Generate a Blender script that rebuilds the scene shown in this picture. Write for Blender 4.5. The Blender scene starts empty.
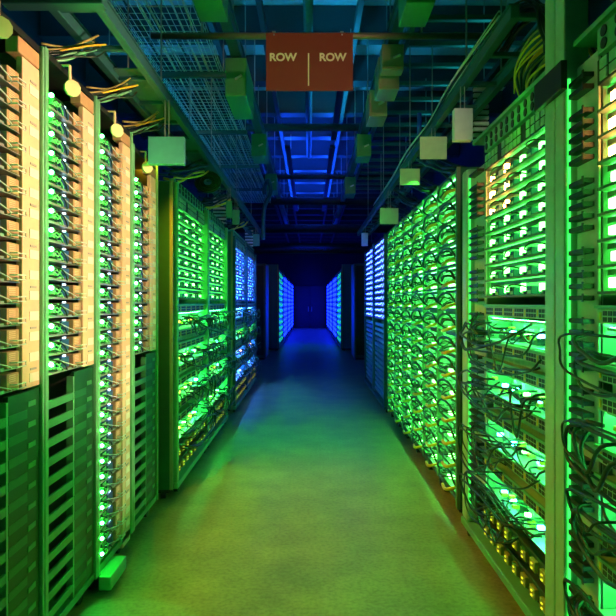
import bpy, bmesh, math, random
from mathutils import Vector, Matrix
random.seed(7)
SC = bpy.context.scene
COL = SC.collection
CAM_Z = 1.45
XL, XR = 1.06, 1.0
ORD = ('first second third fourth fifth sixth seventh eighth ninth tenth eleventh twelfth thirteenth fourteenth fifteenth '
       'sixteenth seventeenth eighteenth nineteenth twentieth twenty-first twenty-second twenty-third twenty-fourth '
       'twenty-fifth twenty-sixth twenty-seventh twenty-eighth twenty-ninth thirtieth').split()

# ---------------------------------------------------------------- materials
def mat(name, col, rough=0.5, metal=0.0, noise=0.12, scale=25.0, emit=None, strength=0.0, bump=0.0, spec=0.5):
    m = bpy.data.materials.new(name); m.use_nodes = True
    nt = m.node_tree; b = nt.nodes['Principled BSDF']
    b.inputs['Roughness'].default_value = rough
    b.inputs['Metallic'].default_value = metal
    b.inputs['Specular IOR Level'].default_value = spec
    c = (col[0], col[1], col[2], 1)
    if emit is not None:
        b.inputs['Base Color'].default_value = c
        b.inputs['Emission Color'].default_value = (*emit, 1)
        b.inputs['Emission Strength'].default_value = strength
        return m
    tc = nt.nodes.new('ShaderNodeTexCoord'); nz = nt.nodes.new('ShaderNodeTexNoise')
    nz.inputs['Scale'].default_value = scale; nz.inputs['Detail'].default_value = 4
    mx = nt.nodes.new('ShaderNodeMix'); mx.data_type = 'RGBA'
    mx.inputs[6].default_value = tuple(max(0, v*(1-noise)) for v in col) + (1,)
    mx.inputs[7].default_value = tuple(min(1, v*(1+noise)) for v in col) + (1,)
    nt.links.new(tc.outputs['Object'], nz.inputs['Vector'])
    nt.links.new(nz.outputs['Fac'], mx.inputs[0])
    nt.links.new(mx.outputs[2], b.inputs['Base Color'])
    if bump:
        bp = nt.nodes.new('ShaderNodeBump'); bp.inputs['Strength'].default_value = bump
        nt.links.new(nz.outputs['Fac'], bp.inputs['Height']); nt.links.new(bp.outputs['Normal'], b.inputs['Normal'])
    return m

M = {}
M['steel_green'] = mat('steel in pale green glow tone', (0.17, 0.52, 0.26), 0.42, 0.15)  # the racks' green glow is put into the base colour
M['steel_dark'] = mat('dark painted steel', (0.06, 0.10, 0.075), 0.45, 0.2)
M['slat'] = mat('grey slats in green glow tone', (0.07, 0.34, 0.13), 0.4, 0.2)  # grey slats, green light mixed into their colour
M['panel_low'] = mat('panel in dim green glow tone', (0.006, 0.07, 0.02), 0.45)  # dim green light put into the panel's colour
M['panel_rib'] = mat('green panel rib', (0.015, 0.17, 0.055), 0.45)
M['post_pale'] = mat('pale painted post', (0.42, 0.66, 0.46), 0.42, 0.1)
M['led_sky'] = mat('sky blue led', (0.3, 0.6, 0.9), emit=(0.12, 0.55, 1.0), strength=14)
M['steel_grey'] = mat('grey galvanised steel', (0.42, 0.46, 0.44), 0.38, 0.55)
M['inner'] = mat('rack inner sheet', (0.16, 0.20, 0.17), 0.6)
M['inner_pale'] = mat('pale rack inner sheet', (0.55, 0.60, 0.56), 0.55)
M['black'] = mat('black plastic', (0.012, 0.015, 0.014), 0.45)
M['cable_black'] = mat('black cable jacket', (0.008, 0.03, 0.016), 0.38)
M['tan'] = mat('tan filler strip', (0.85, 0.62, 0.38), 0.55, 0, 0.14, 14)
M['tan_dark'] = mat('brown box face', (0.52, 0.33, 0.16), 0.55, 0, 0.18, 30)
M['cream'] = mat('cream sticker', (0.95, 0.88, 0.72), 0.6)
M['grey_sticker'] = mat('grey sticker', (0.42, 0.42, 0.36), 0.6)
M['pcb'] = mat('green circuit board', (0.10, 0.42, 0.17), 0.45, 0, 0.5, 60)
M['pcb_pale'] = mat('pale circuit board', (0.34, 0.62, 0.40), 0.4, 0, 0.6, 22)
M['pcb_bright'] = mat('bright green card', (0.2, 0.75, 0.3), 0.4, 0, 0.5, 50)
M['chip'] = mat('chip black', (0.02, 0.03, 0.03), 0.35)
M['navy'] = mat('navy connector', (0.02, 0.09, 0.24), 0.4)
M['wire_pale'] = mat('pale wire', (0.62, 0.72, 0.66), 0.4)
M['yellow'] = mat('yellow plastic', (0.85, 0.62, 0.03), 0.45)
M['beige'] = mat('beige patch panel', (0.42, 0.58, 0.32), 0.5)
M['olive'] = mat('olive plastic', (0.40, 0.38, 0.10), 0.5)
M['rubber'] = mat('dark rubber', (0.015, 0.015, 0.017), 0.7)
M['sign_brown'] = mat('brown red sign', (0.22, 0.03, 0.008), 0.55, 0, 0.05, 8)
M['sign_text'] = mat('cream lettering', (0.95, 0.8, 0.55), 0.6)
M['pipe_dull'] = mat('dull metal pipe', (0.30, 0.27, 0.20), 0.35, 0.6)
M['card'] = mat('pale yellow card', (0.85, 0.86, 0.62), 0.6)
M['card_grey'] = mat('pale grey card', (0.72, 0.72, 0.74), 0.6)
M['card_teal'] = mat('pale teal card', (0.07, 0.32, 0.31), 0.5)
M['bus'] = mat('busway box paint', (0.08, 0.4, 0.14), 0.45)
M['bus_olive'] = mat('busway box yellowed paint', (0.42, 0.42, 0.26), 0.45)
M['teal_steel'] = mat('teal painted steel', (0.03, 0.14, 0.14), 0.4, 0.3)
M['ceil'] = mat('ceiling deck', (0.5, 0.55, 0.6), 0.7)
M['beam'] = mat('dark ceiling steel', (0.035, 0.05, 0.055), 0.6)
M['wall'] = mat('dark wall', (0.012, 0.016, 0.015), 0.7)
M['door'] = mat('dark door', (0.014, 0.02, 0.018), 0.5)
M['blue_hose'] = mat('blue hose', (0.02, 0.10, 0.75), 0.4)
M['blue_panel'] = mat('blue grey panel', (0.2, 0.38, 0.66), 0.45)
M['orange_led'] = mat('orange led', (0.8, 0.4, 0.1), emit=(1, 0.42, 0.08), strength=6)
M['led_green'] = mat('green led', (0.1, 0.9, 0.3), emit=(0.03, 1, 0.12), strength=40)
M['led_tray'] = mat('green tray led', (0.1, 0.9, 0.3), emit=(0.03, 1, 0.07), strength=130)
M['led_white'] = mat('white led', (0.8, 0.9, 0.9), emit=(0.5, 0.8, 1), strength=5)
M['led_node'] = mat('node led', (0.5, 0.9, 0.6), emit=(0.1, 1, 0.09), strength=17)
M['led_teal'] = mat('teal led', (0.3, 0.9, 0.8), emit=(0.08, 1, 0.62), strength=30)
M['led_blue'] = mat('blue led', (0.2, 0.3, 0.9), emit=(0.01, 0.05, 1), strength=45)
M['led_ice'] = mat('ice blue led', (0.5, 0.5, 0.9), emit=(0.22, 0.22, 1), strength=7)
M['led_warm'] = mat('warm led', (0.9, 0.7, 0.4), emit=(1, 0.42, 0.1), strength=40)
M['added_green_bar'] = mat('green added glow bar', (0.1, 0.9, 0.3), emit=(0.09, 1, 0.16), strength=200)
M['added_blue_bar'] = mat('blue added glow bar', (0.1, 0.2, 0.9), emit=(0.03, 0.16, 1), strength=230)
M['led_warm_bar'] = mat('warm led bar', (0.9, 0.5, 0.2), emit=(1.0, 0.45, 0.12), strength=60)
M['added_blade_bar'] = mat('green added blade bar', (0.1, 0.9, 0.3), emit=(0.06, 1, 0.09), strength=45)
M['added_duct_strip'] = mat('green added duct strip', (0.1, 0.9, 0.3), emit=(0.05, 1, 0.12), strength=1.8)
M['added_shelf_bar'] = mat('green added shelf bar', (0.1, 0.9, 0.3), emit=(0.05, 1, 0.14), strength=140)
M['led_far_green'] = mat('far green led', (0.1, 0.9, 0.3), emit=(0.02, 1, 0.15), strength=0.7)
M['led_far_blue'] = mat('far blue led', (0.1, 0.1, 0.9), emit=(0.003, 0.014, 1), strength=15)
M['led_yellow'] = mat('yellow led', (0.9, 0.8, 0.1), emit=(0.85, 0.75, 0.02), strength=1.3)

def floor_mat():
    m = bpy.data.materials.new('polished concrete'); m.use_nodes = True
    nt = m.node_tree; b = nt.nodes['Principled BSDF']
    tc = nt.nodes.new('ShaderNodeTexCoord')
    n1 = nt.nodes.new('ShaderNodeTexNoise'); n1.inputs['Scale'].default_value = 2.6; n1.inputs['Detail'].default_value = 8; n1.inputs['Roughness'].default_value = 0.65
    n2 = nt.nodes.new('ShaderNodeTexNoise'); n2.inputs['Scale'].default_value = 45; n2.inputs['Detail'].default_value = 6
    n3 = nt.nodes.new('ShaderNodeTexVoronoi'); n3.inputs['Scale'].default_value = 9
    for n in (n1, n2, n3): nt.links.new(tc.outputs['Object'], n.inputs['Vector'])
    r1 = nt.nodes.new('ShaderNodeValToRGB')
    r1.color_ramp.elements[0].position = 0.3; r1.color_ramp.elements[0].color = (0.19, 0.175, 0.08, 1)
    r1.color_ramp.elements[1].position = 0.72; r1.color_ramp.elements[1].color = (0.37, 0.335, 0.15, 1)
    nt.links.new(n1.outputs['Fac'], r1.inputs['Fac'])
    r2 = nt.nodes.new('ShaderNodeValToRGB')
    r2.color_ramp.elements[0].position = 0.3; r2.color_ramp.elements[0].color = (0.62, 0.62, 0.62, 1)
    r2.color_ramp.elements[1].position = 0.6; r2.color_ramp.elements[1].color = (1, 1, 1, 1)
    nt.links.new(n2.outputs['Fac'], r2.inputs['Fac'])
    mx = nt.nodes.new('ShaderNodeMix'); mx.data_type = 'RGBA'; mx.blend_type = 'MULTIPLY'; mx.inputs[0].default_value = 0.8
    nt.links.new(r1.outputs['Color'], mx.inputs[6]); nt.links.new(r2.outputs['Color'], mx.inputs[7])
    nt.links.new(mx.outputs[2], b.inputs['Base Color'])
    rr = nt.nodes.new('ShaderNodeMapRange'); rr.inputs['To Min'].default_value = 0.36; rr.inputs['To Max'].default_value = 0.62
    nt.links.new(n1.outputs['Fac'], rr.inputs['Value']); nt.links.new(rr.outputs['Result'], b.inputs['Roughness'])
    bp = nt.nodes.new('ShaderNodeBump'); bp.inputs['Strength'].default_value = 0.06
    nt.links.new(n2.outputs['Fac'], bp.inputs['Height']); nt.links.new(bp.outputs['Normal'], b.inputs['Normal'])
    b.inputs['Specular IOR Level'].default_value = 0.3
    return m
M['floor'] = floor_mat()

# ---------------------------------------------------------------- mesh helpers
class MB:
    """collects shapes in (d, u, z): d = depth into the rack, u = along the aisle; s mirrors d for the two sides"""
    def __init__(self, s=1):
        self.bm = bmesh.new(); self.s = s
    def _v(self, p): return self.bm.verts.new((self.s*p[0], p[1], p[2]))
    def box(self, d0, d1, u0, u1, z0, z1, bev=0.0):
        vs = [self._v(p) for p in ((d0,u0,z0),(d1,u0,z0),(d1,u1,z0),(d0,u1,z0),(d0,u0,z1),(d1,u0,z1),(d1,u1,z1),(d0,u1,z1))]
        fs = [self.bm.faces.new([vs[i] for i in q]) for q in ((3,2,1,0),(4,5,6,7),(0,1,5,4),(1,2,6,5),(2,3,7,6),(3,0,4,7))]
        if bev:
            es = list({e for f in fs for e in f.edges})
            bmesh.ops.bevel(self.bm, geom=es, offset=bev, segments=2, profile=0.5, affect='EDGES')
        return self
    def quad(self, a, b, c, d):
        self.bm.faces.new([self._v(p) for p in (a, b, c, d)]); return self
    def prism(self, poly, z0, z1):
        """poly: list of (d,u)"""
        lo = [self._v((p[0], p[1], z0)) for p in poly]; hi = [self._v((p[0], p[1], z1)) for p in poly]
        n = len(poly)
        self.bm.faces.new(lo[::-1]); self.bm.faces.new(hi)
        for i in range(n): self.bm.faces.new([lo[i], lo[(i+1) % n], hi[(i+1) % n], hi[i]])
        return self
    def tube(self, pts, r, n=6, closed=False):
        P = [Vector((self.s*p[0], p[1], p[2])) for p in pts]
        rings = []; N = len(P); ref = None
        for i in range(N):
            if closed: t = P[(i+1) % N]-P[i-1]
            else: t = P[min(i+1, N-1)]-P[max(i-1, 0)]
            if t.length < 1e-9: t = Vector((0, 0, 1))
            t.normalize()
            if ref is None:
                ref = Vector((0, 0, 1)) if abs(t.z) < 0.9 else Vector((1, 0, 0))
            ref = (ref - t*ref.dot(t))
            if ref.length < 1e-6: ref = t.orthogonal()
            ref.normalize(); b = t.cross(ref)
            rings.append([self.bm.verts.new(P[i]+r*(math.cos(2*math.pi*k/n)*ref+math.sin(2*math.pi*k/n)*b)) for k in range(n)])
        for i in range(N if closed else N-1):
            a, b2 = rings[i], rings[(i+1) % N]
            for k in range(n): self.bm.faces.new([a[k], a[(k+1) % n], b2[(k+1) % n], b2[k]])
        if not closed:
            self.bm.faces.new(rings[0][::-1]); self.bm.faces.new(rings[-1])
        return self
    def disc(self, c, axis, r, h, n=16):
        """short cylinder centred at c along axis (0 d,1 u,2 z)"""
        a = [0, 0, 0]; a[axis] = h/2
        p0 = [c[i]-a[i] for i in range(3)]; p1 = [c[i]+a[i] for i in range(3)]
        return self.tube([p0, p1], r, n)
    def ball(self, c, r, sub=1, sc=(1, 1, 1)):
        mtx = Matrix.Translation((self.s*c[0], c[1], c[2])) @ Matrix.Diagonal((sc[0], sc[1], sc[2], 1))
        bmesh.ops.create_icosphere(self.bm, subdivisions=sub, radius=r, matrix=mtx); return self
    def mesh(self, name, m, smooth=False):
        bmesh.ops.recalc_face_normals(self.bm, faces=self.bm.faces[:])
        me = bpy.data.meshes.new(name); self.bm.to_mesh(me); self.bm.free()
        me.materials.append(m)
        if smooth:
            for p in me.polygons: p.use_smooth = True
        return me
    def build(self, name, m, parent=None, smooth=False):
        o = bpy.data.objects.new(name, self.mesh(name, m, smooth)); COL.objects.link(o)
        if parent is not None: o.parent = parent
        return o

def tag(o, label, cat, group=None, kind=None):
    if label: o['label'] = label
    if cat: o['category'] = cat
    if group: o['group'] = group
    if kind: o['kind'] = kind
    return o
def thing(name, label, cat, loc=(0, 0, 0), group=None):
    o = bpy.data.objects.new(name, None); COL.objects.link(o); o.location = loc
    o.empty_display_size = 0.1
    return tag(o, label, cat, group)
def dup(root, loc, label, group=None):
    r = root.copy(); COL.objects.link(r); r.location = loc
    r['label'] = label
    if group: r['group'] = group
    for ch in list(root.children):
        c = ch.copy(); COL.objects.link(c); c.parent = r
        for g in list(ch.children):
            d = g.copy(); COL.objects.link(d); d.parent = c
    return r
def struct(o):
    o['kind'] = 'structure'; return o
def spline(pts, n=8):
    """Catmull-Rom through pts"""
    P = [Vector(p) for p in pts]; P = [P[0]*2-P[1]] + P + [P[-1]*2-P[-2]]
    out = []
    for i in range(1, len(P)-2):
        for k in range(n):
            t = k/n; a, b, c, d = P[i-1], P[i], P[i+1], P[i+2]
            out.append(0.5*((2*b)+(c-a)*t+(2*a-5*b+4*c-d)*t*t+(3*b-a-3*c+d)*t*t*t))
    out.append(P[-2]); return out
U = random.uniform

# ---------------------------------------------------------------- the setting
struct(MB().box(-3.4, 3.4, -1.5, 36.4, -0.1, 0).build('floor', M['floor']))
struct(MB().box(-3.4, 3.4, -1.5, 36.4, 5.2, 5.3).build('ceiling', M['ceil']))
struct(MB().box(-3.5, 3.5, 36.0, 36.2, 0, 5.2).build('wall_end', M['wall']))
struct(MB().box(-3.5, -3.4, -1.5, 36.0, 0, 5.2).build('wall_left', M['wall']))
struct(MB().box(3.4, 3.5, -1.5, 36.0, 0, 5.2).build('wall_right', M['wall']))
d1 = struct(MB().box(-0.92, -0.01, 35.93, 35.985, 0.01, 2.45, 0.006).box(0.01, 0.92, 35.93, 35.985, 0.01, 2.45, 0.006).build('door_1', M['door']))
MB().tube([(-0.1, 35.9, 0.95), (-0.1, 35.9, 1.25)], 0.015).tube([(0.1, 35.9, 0.95), (0.1, 35.9, 1.25)], 0.015).build('door_handle', M['steel_grey'], d1)
b = MB()
for k in range(19):
    y = 6.2 + k*1.55
    b.box(-3.39, 3.39, y, y+0.14, 4.80, 5.19).box(-3.39, 3.39, y-0.06, y+0.20, 4.78, 4.80)
struct(b.build('trim_1', M['beam']))
b = MB()
for x in (-1.15, -0.55, 0.55, 1.15):
    b.box(x-0.03, x+0.03, 2.0, 35.9, 4.66, 4.775)
struct(b.build('trim_2', M['beam']))

# ---------------------------------------------------------------- casters / shared parts
def caster(s, d, u, parent, r=0.04):
    c = MB(s).disc((d, u, r), 0, r, 0.03, 14).build('caster', M['rubber'], parent)
    MB(s).box(d-0.025, d+0.025, u-0.03, u+0.03, 2*r-0.005, 2*r+0.012).build('caster_fork', M['steel_dark'], c)

# ---------------------------------------------------------------- tan striped racks (open trays)
TAN_W = 0.604
PITCH = 0.078
def tan_rack(y0, w, H, ztray, label):
    s = -1
    t = thing('server_rack', label, 'server rack', (-XL, y0, 0), 'tan-striped tray racks')
    us, ue = w-0.165, w-0.022
    for (a, e) in ((0.002, 0.034), (w-0.018, w-0.002)):
        MB(s).box(-0.012, 0.05, a, e, 0.09, H, 0.004).build('post', M['steel_green'], t)
    MB(s).box(0.052, 0.70, 0.002, 0.012, 0.09, H).build('side_panel', M['inner'], t)
    MB(s).box(0.052, 0.70, w-0.012, w-0.002, 0.09, H).build('side_panel', M['inner'], t)
    MB(s).box(0.70, 0.72, 0.002, w-0.002, 0.09, H).build('back_panel', M['inner'], t)
    MB(s).box(0.0, 0.70, 0.036, w-0.02, H-0.03, H-0.005).build('top_plate', M['black'], t)
    MB(s).box(0.0, 0.70, 0.036, w-0.02, 0.09, 0.125).build('base_plate', M['slat'], t)
    # tan filler strip beside the populated trays
    zs = ztray if ztray > 0.5 else 0.06
    fs = MB(s).box(0.0, 0.024, us, ue, zs, H-0.10, 0.003).build('filler_strip', M['tan'], t)
    k = 0; z = ztray+0.02; st = MB(s); gs = MB(s)
    while z < H-0.17:
        st.box(-0.0025, -0.0005, us+0.055, ue-0.012, z, z+0.034)
        if k % 2 == 0: gs.box(-0.0025, -0.0005, us+0.06, ue-0.03, z+0.045, z+0.053)
        k += 1; z += PITCH
    st.build('sticker', M['cream'], fs); gs.build('tag', M['grey_sticker'], fs)
    MB(s).box(0.0, 0.05, us-0.03, ue, H-0.095, H-0.035, 0.004).build('header_block', M['tan_dark'], t)
    MB(s).tube([(-0.036, 0.207, H-0.10), (-0.045, 0.198, H-0.10)], 0.036, 10).box(-0.034, -0.028, 0.19, 0.21, H-0.12, H-0.006).box(-0.034, 0.01, 0.19, 0.21, H-0.004, H).build('round_cap', M['tan'], t)
    if ztray > 0.5:
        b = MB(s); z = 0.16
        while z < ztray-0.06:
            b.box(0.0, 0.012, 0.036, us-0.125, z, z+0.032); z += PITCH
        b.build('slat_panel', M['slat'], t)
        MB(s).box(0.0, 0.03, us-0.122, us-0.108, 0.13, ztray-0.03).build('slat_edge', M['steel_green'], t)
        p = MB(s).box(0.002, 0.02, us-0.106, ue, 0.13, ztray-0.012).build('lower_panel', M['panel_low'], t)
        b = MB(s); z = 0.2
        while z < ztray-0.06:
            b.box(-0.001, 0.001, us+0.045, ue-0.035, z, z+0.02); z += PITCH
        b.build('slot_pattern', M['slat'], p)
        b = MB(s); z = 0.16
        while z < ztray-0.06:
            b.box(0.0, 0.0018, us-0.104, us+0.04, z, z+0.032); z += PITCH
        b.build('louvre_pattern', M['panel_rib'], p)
    else:
        MB(s).box(-0.075, -0.013, 0.0, 0.26, 0.025, 0.095, 0.006).box(-0.013, 0.0, 0.04, 0.26, 0.025, 0.088).build('base_tray', M['steel_green'], t)
    caster(s, 0.06, 0.08, t); caster(s, 0.06, w-0.08, t); caster(s, 0.6, 0.08, t); caster(s, 0.6, w-0.08, t)
    return t

def make_tray():
    """open server tray; origin at the front plane, rack edge, tray bottom"""
    s = -1
    t = thing('server_tray', 'x', 'server tray', (0, 0, 0), 'open server trays in the tan-striped racks')
    MB(s).box(0.004, 0.5, 0.042, 0.428, 0.0, 0.003).box(0.004, 0.007, 0.042, 0.31, 0.003, 0.011).box(0.03, 0.5, 0.322, 0.325, 0.003, 0.058).build('tray', M['steel_grey'], t)
    cb = MB(s).box(0.05, 0.45, 0.05, 0.31, 0.006, 0.009).build('circuit_board', M['pcb'], t)
    b = MB(s)
    for (d, u, w, h) in ((0.08, 0.08, 0.04, 0.01), (0.16, 0.12, 0.05, 0.012), (0.26, 0.09, 0.06, 0.014), (0.1, 0.15, 0.025, 0.02), (0.2, 0.22, 0.04, 0.02), (0.33, 0.2, 0.06, 0.016)):
        b.box(d, d+w, u, u+w*0.8, 0.009, 0.009+h)
    b.build('chip', M['chip'], cb)
    b = MB(s)
    for k in range(4): b.box(0.05, 0.19, 0.055+0.014*k, 0.062+0.014*k, 0.009, 0.04)
    b.build('memory', M['pcb_pale'], cb)
    MB(s).box(0.1, 0.104, 0.05, 0.2, 0.012, 0.066).box(0.006, 0.02, 0.11, 0.14, 0.02, 0.05).box(0.008, 0.05, 0.16, 0.205, 0.006, 0.018).box(0.02, 0.06, 0.08, 0.10, 0.006, 0.036).box(0.014, 0.018, 0.145, 0.2, 0.045, 0.06).build('riser_card', M['pcb_bright'], t)
    MB(s).tube(spline([(0.03, 0.085, 0.01), (-0.004, 0.10, 0.03), (-0.008, 0.13, 0.022), (-0.006, 0.17, 0.05), (0.02, 0.21, 0.045)], 4), 0.0035, 5).tube(spline([(0.03, 0.12, 0.06), (-0.006, 0.13, 0.04), (-0.006, 0.19, 0.012), (0.02, 0.22, 0.01)], 4), 0.003, 5).build('data_cable', M['pcb_bright'], t, True)
    ps = MB(s).box(0.006, 0.42, 0.335, 0.425, 0.005, 0.064, 0.002).build('power_supply', M['tan_dark'], t)
    b = MB(s)
    for k in range(4): b.box(0.0045, 0.0062, 0.345, 0.395, 0.034+0.007*k, 0.037+0.007*k)
    b.build('vent', M['tan'], ps)
    MB(s).tube([(0.004, 0.352, 0.010), (-0.022, 0.352, 0.010), (-0.022, 0.418, 0.010), (-0.022, 0.418, 0.026), (-0.022, 0.352, 0.026), (0.004, 0.352, 0.026)], 0.0028, 5).build('handle', M['wire_pale'], t)
    MB(s).prism([(0.012, 0.215), (0.012, 0.3), (0.05, 0.318), (0.12, 0.318), (0.12, 0.2)], 0.014, 0.058).box(0.02, 0.06, 0.15, 0.2, 0.02, 0.04).build('connector', M['navy'], t)
    MB(s).tube(spline([(0.02, 0.06, 0.052), (0.0, 0.14, 0.055), (-0.006, 0.24, 0.034), (-0.01, 0.33, 0.012), (0.003, 0.345, 0.006)], 4), 0.0026, 5).build('wire', M['wire_pale'], t, True)
    MB(s).tube(spline([(0.05, 0.11, 0.02), (0.0, 0.12, 0.045), (0.0, 0.16, 0.05), (0.02, 0.17, 0.02)], 4), 0.003, 5).tube(spline([(0.06, 0.07, 0.012), (0.005, 0.09, 0.02), (0.0, 0.14, 0.012), (0.03, 0.19, 0.03)], 4), 0.003, 5).tube(spline([(0.01, 0.10, 0.06), (-0.01, 0.15, 0.05), (-0.012, 0.2, 0.03), (0.0, 0.25, 0.006)], 4), 0.0035, 5).build('cable', M['cable_black'], t, True)
    MB(s).ball((-0.012, 0.056, 0.046), 0.0105, 1).build('led', M['led_tray'], t, True)
    MB(s).box(0.016, 0.024, 0.255, 0.275, 0.062, 0.068).build('status_light', M['led_white'], t)
    return t

TANS = [  # y0, width, H, lowest tray z, rack label, phrase used by its trays
    (1.832, TAN_W, 2.46, 1.13, 'tan-striped tray rack cut off by the edge of the photo', 'the tan-striped rack cut off by the photo edge', 'none'),
    (2.440, TAN_W, 2.47, 1.15, 'tan-striped tray rack with the brightest green LED column and a slatted lower half', 'the tan-striped rack with brightest green LED column', ''),
    (3.048, TAN_W, 2.46, 0.135, 'tan-striped rack filled with trays all the way down to the floor', 'the fully populated tan-striped rack', ''),
    (3.656, TAN_W, 2.40, 1.13, 'tan-striped tray rack beside the dark green end panel', 'the tan-striped rack beside the end panel', ''),
]
proto = make_tray(); used = False
for (y0, w, H, zt, lab, phrase, _) in TANS:
    tan_rack(y0, w, H, zt, lab)
    n = int((H-0.10-zt)/PITCH)
    for k in range(n):
        z = zt+0.004+(n-1-k)*PITCH
        L = f'open tray, {ORD[k]} from top in {phrase}'
        if not used: proto.location = (-XL, y0, z); proto['label'] = L; used = True
        else: dup(proto, (-XL, y0, z), L)

# ---------------------------------------------------------------- bright green node racks
NW = 0.613; NP = 0.158
def node_rack(y0, H, label):
    t = thing('server_rack', label, 'server rack', (XR, y0, 0), 'bright green racks of looped cables')
    s = 1; w = NW
    for (a, e) in ((0.002, 0.014), (w-0.014, w-0.002)):
        MB(s).box(-0.006, 0.03, a, e, 0.10, H, 0.002).build('post', M['steel_green'], t)
        MB(s).box(0.032, 0.6, a, e-0.004, 0.10, H).build('side_panel', M['inner'], t)
    MB(s).box(0.6, 0.62, 0.002, w-0.002, 0.10, H).build('back_panel', M['inner'], t)
    MB(s).box(0.0, 0.6, 0.016, w-0.016, 0.10, 0.125).build('base_plate', M['steel_dark'], t)
    MB(s).box(0.0, 0.6, 0.016, w-0.016, H-0.014, H).build('top_plate', M['steel_dark'], t)
    caster(s, 0.05, 0.07, t); caster(s, 0.05, w-0.07, t)
    return t
def make_node(v):
    t = thing('server_node', 'x', 'server', (0, 0, 0), 'green lit server nodes')
    s = 1; r = random.Random(100+v); R = r.uniform
    MB(s).box(0.002, 0.55, 0.018, 0.595, 0.0, 0.004).box(0.002, 0.006, 0.018, 0.595, 0.004, 0.018).build('sled', M['steel_dark'], t)
    bd = MB(s).box(0.14, 0.146, 0.02, 0.59, 0.006, 0.145).build('circuit_board', M['pcb_pale'], t)
    b = MB(s)
    for k in range(9):
        u = R(0.03, 0.5); z = R(0.01, 0.09); b.box(0.10, 0.14, u, u+R(0.03, 0.10), z, z+R(0.015, 0.05))
    b.build('chip', M['chip'], bd)
    b = MB(s)
    for k in range(6):
        u = R(0.04, 0.5); z = R(0.02, 0.09); b.box(0.125, 0.14, u, u+R(0.02, 0.06), z, z+R(0.02, 0.05))
    b.build('heat_sink', M['inner_pale'], bd)
    u0 = R(0.27, 0.36)
    MB(s).box(0.03, 0.075, u0, u0+0.075, 0.022, 0.042, 0.004).build('led', M['led_node'], t)
    MB(s).box(0.052, 0.056, 0.03, 0.58, 0.132, 0.154).build('lip', M['steel_dark'], t)  # lip added to hide the glow bar
    MB(s).box(0.06, 0.07, 0.03, 0.58, 0.146, 0.150).build('added_bar', M['added_green_bar'], t)  # glow bar added to light the node board
    h = R(0.105, 0.14)
    MB(s).tube(spline([(0.06, 0.06, 0.03), (0.0, 0.05, 0.07), (-0.015, 0.13, h), (-0.02, 0.30, h+0.012), (-0.02, 0.46, h-0.012), (-0.01, 0.56, 0.065), (0.05, 0.55, 0.025)], 5), 0.009, 7).build('cable', M['cable_black'], t, True)
    c = MB(s)
    for k in range(2):
        a, e = R(0.06, 0.25), R(0.35, 0.55); zz = R(0.04, 0.11)
        c.tube(spline([(0.1, a, R(0.03, 0.1)), (-0.015, a+0.04, zz), (-0.035, (a+e)/2, zz-R(0, 0.05)), (-0.01, e-0.03, zz), (0.1, e, R(0.03, 0.12))], 4), R(0.004, 0.006), 6)
    c.build('patch_cable', M['cable_black'], t, True)
    MB(s).tube(spline([(0.02, 0.045, 0.055), (-0.045, 0.06, 0.035), (-0.055, 0.12, 0.022), (-0.045, 0.24, 0.016)], 4), 0.012, 7).build('yellow_plug', M['yellow'], t, True)
    return t
protos = [make_node(v) for v in range(5)]; first = [True]*5
for i in range(6):
    y0 = 4.20+i*(NW+0.003); H = 2.36
    node_rack(y0, H, f'bright green rack of looped cables, {ORD[i]} beyond the warm-edged panel')
    for k in range(14):
        z = 0.128+(13-k)*NP
        v = (i*3+k*2+(k//3)) % 5
        L = f'green server node, {ORD[k]} from top in {ORD[i]} looped-cable rack past the dark panel'
        if first[v]: protos[v].location = (XR, y0, z); protos[v]['label'] = L; first[v] = False
        else: dup(protos[v], (XR, y0, z), L)

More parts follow.
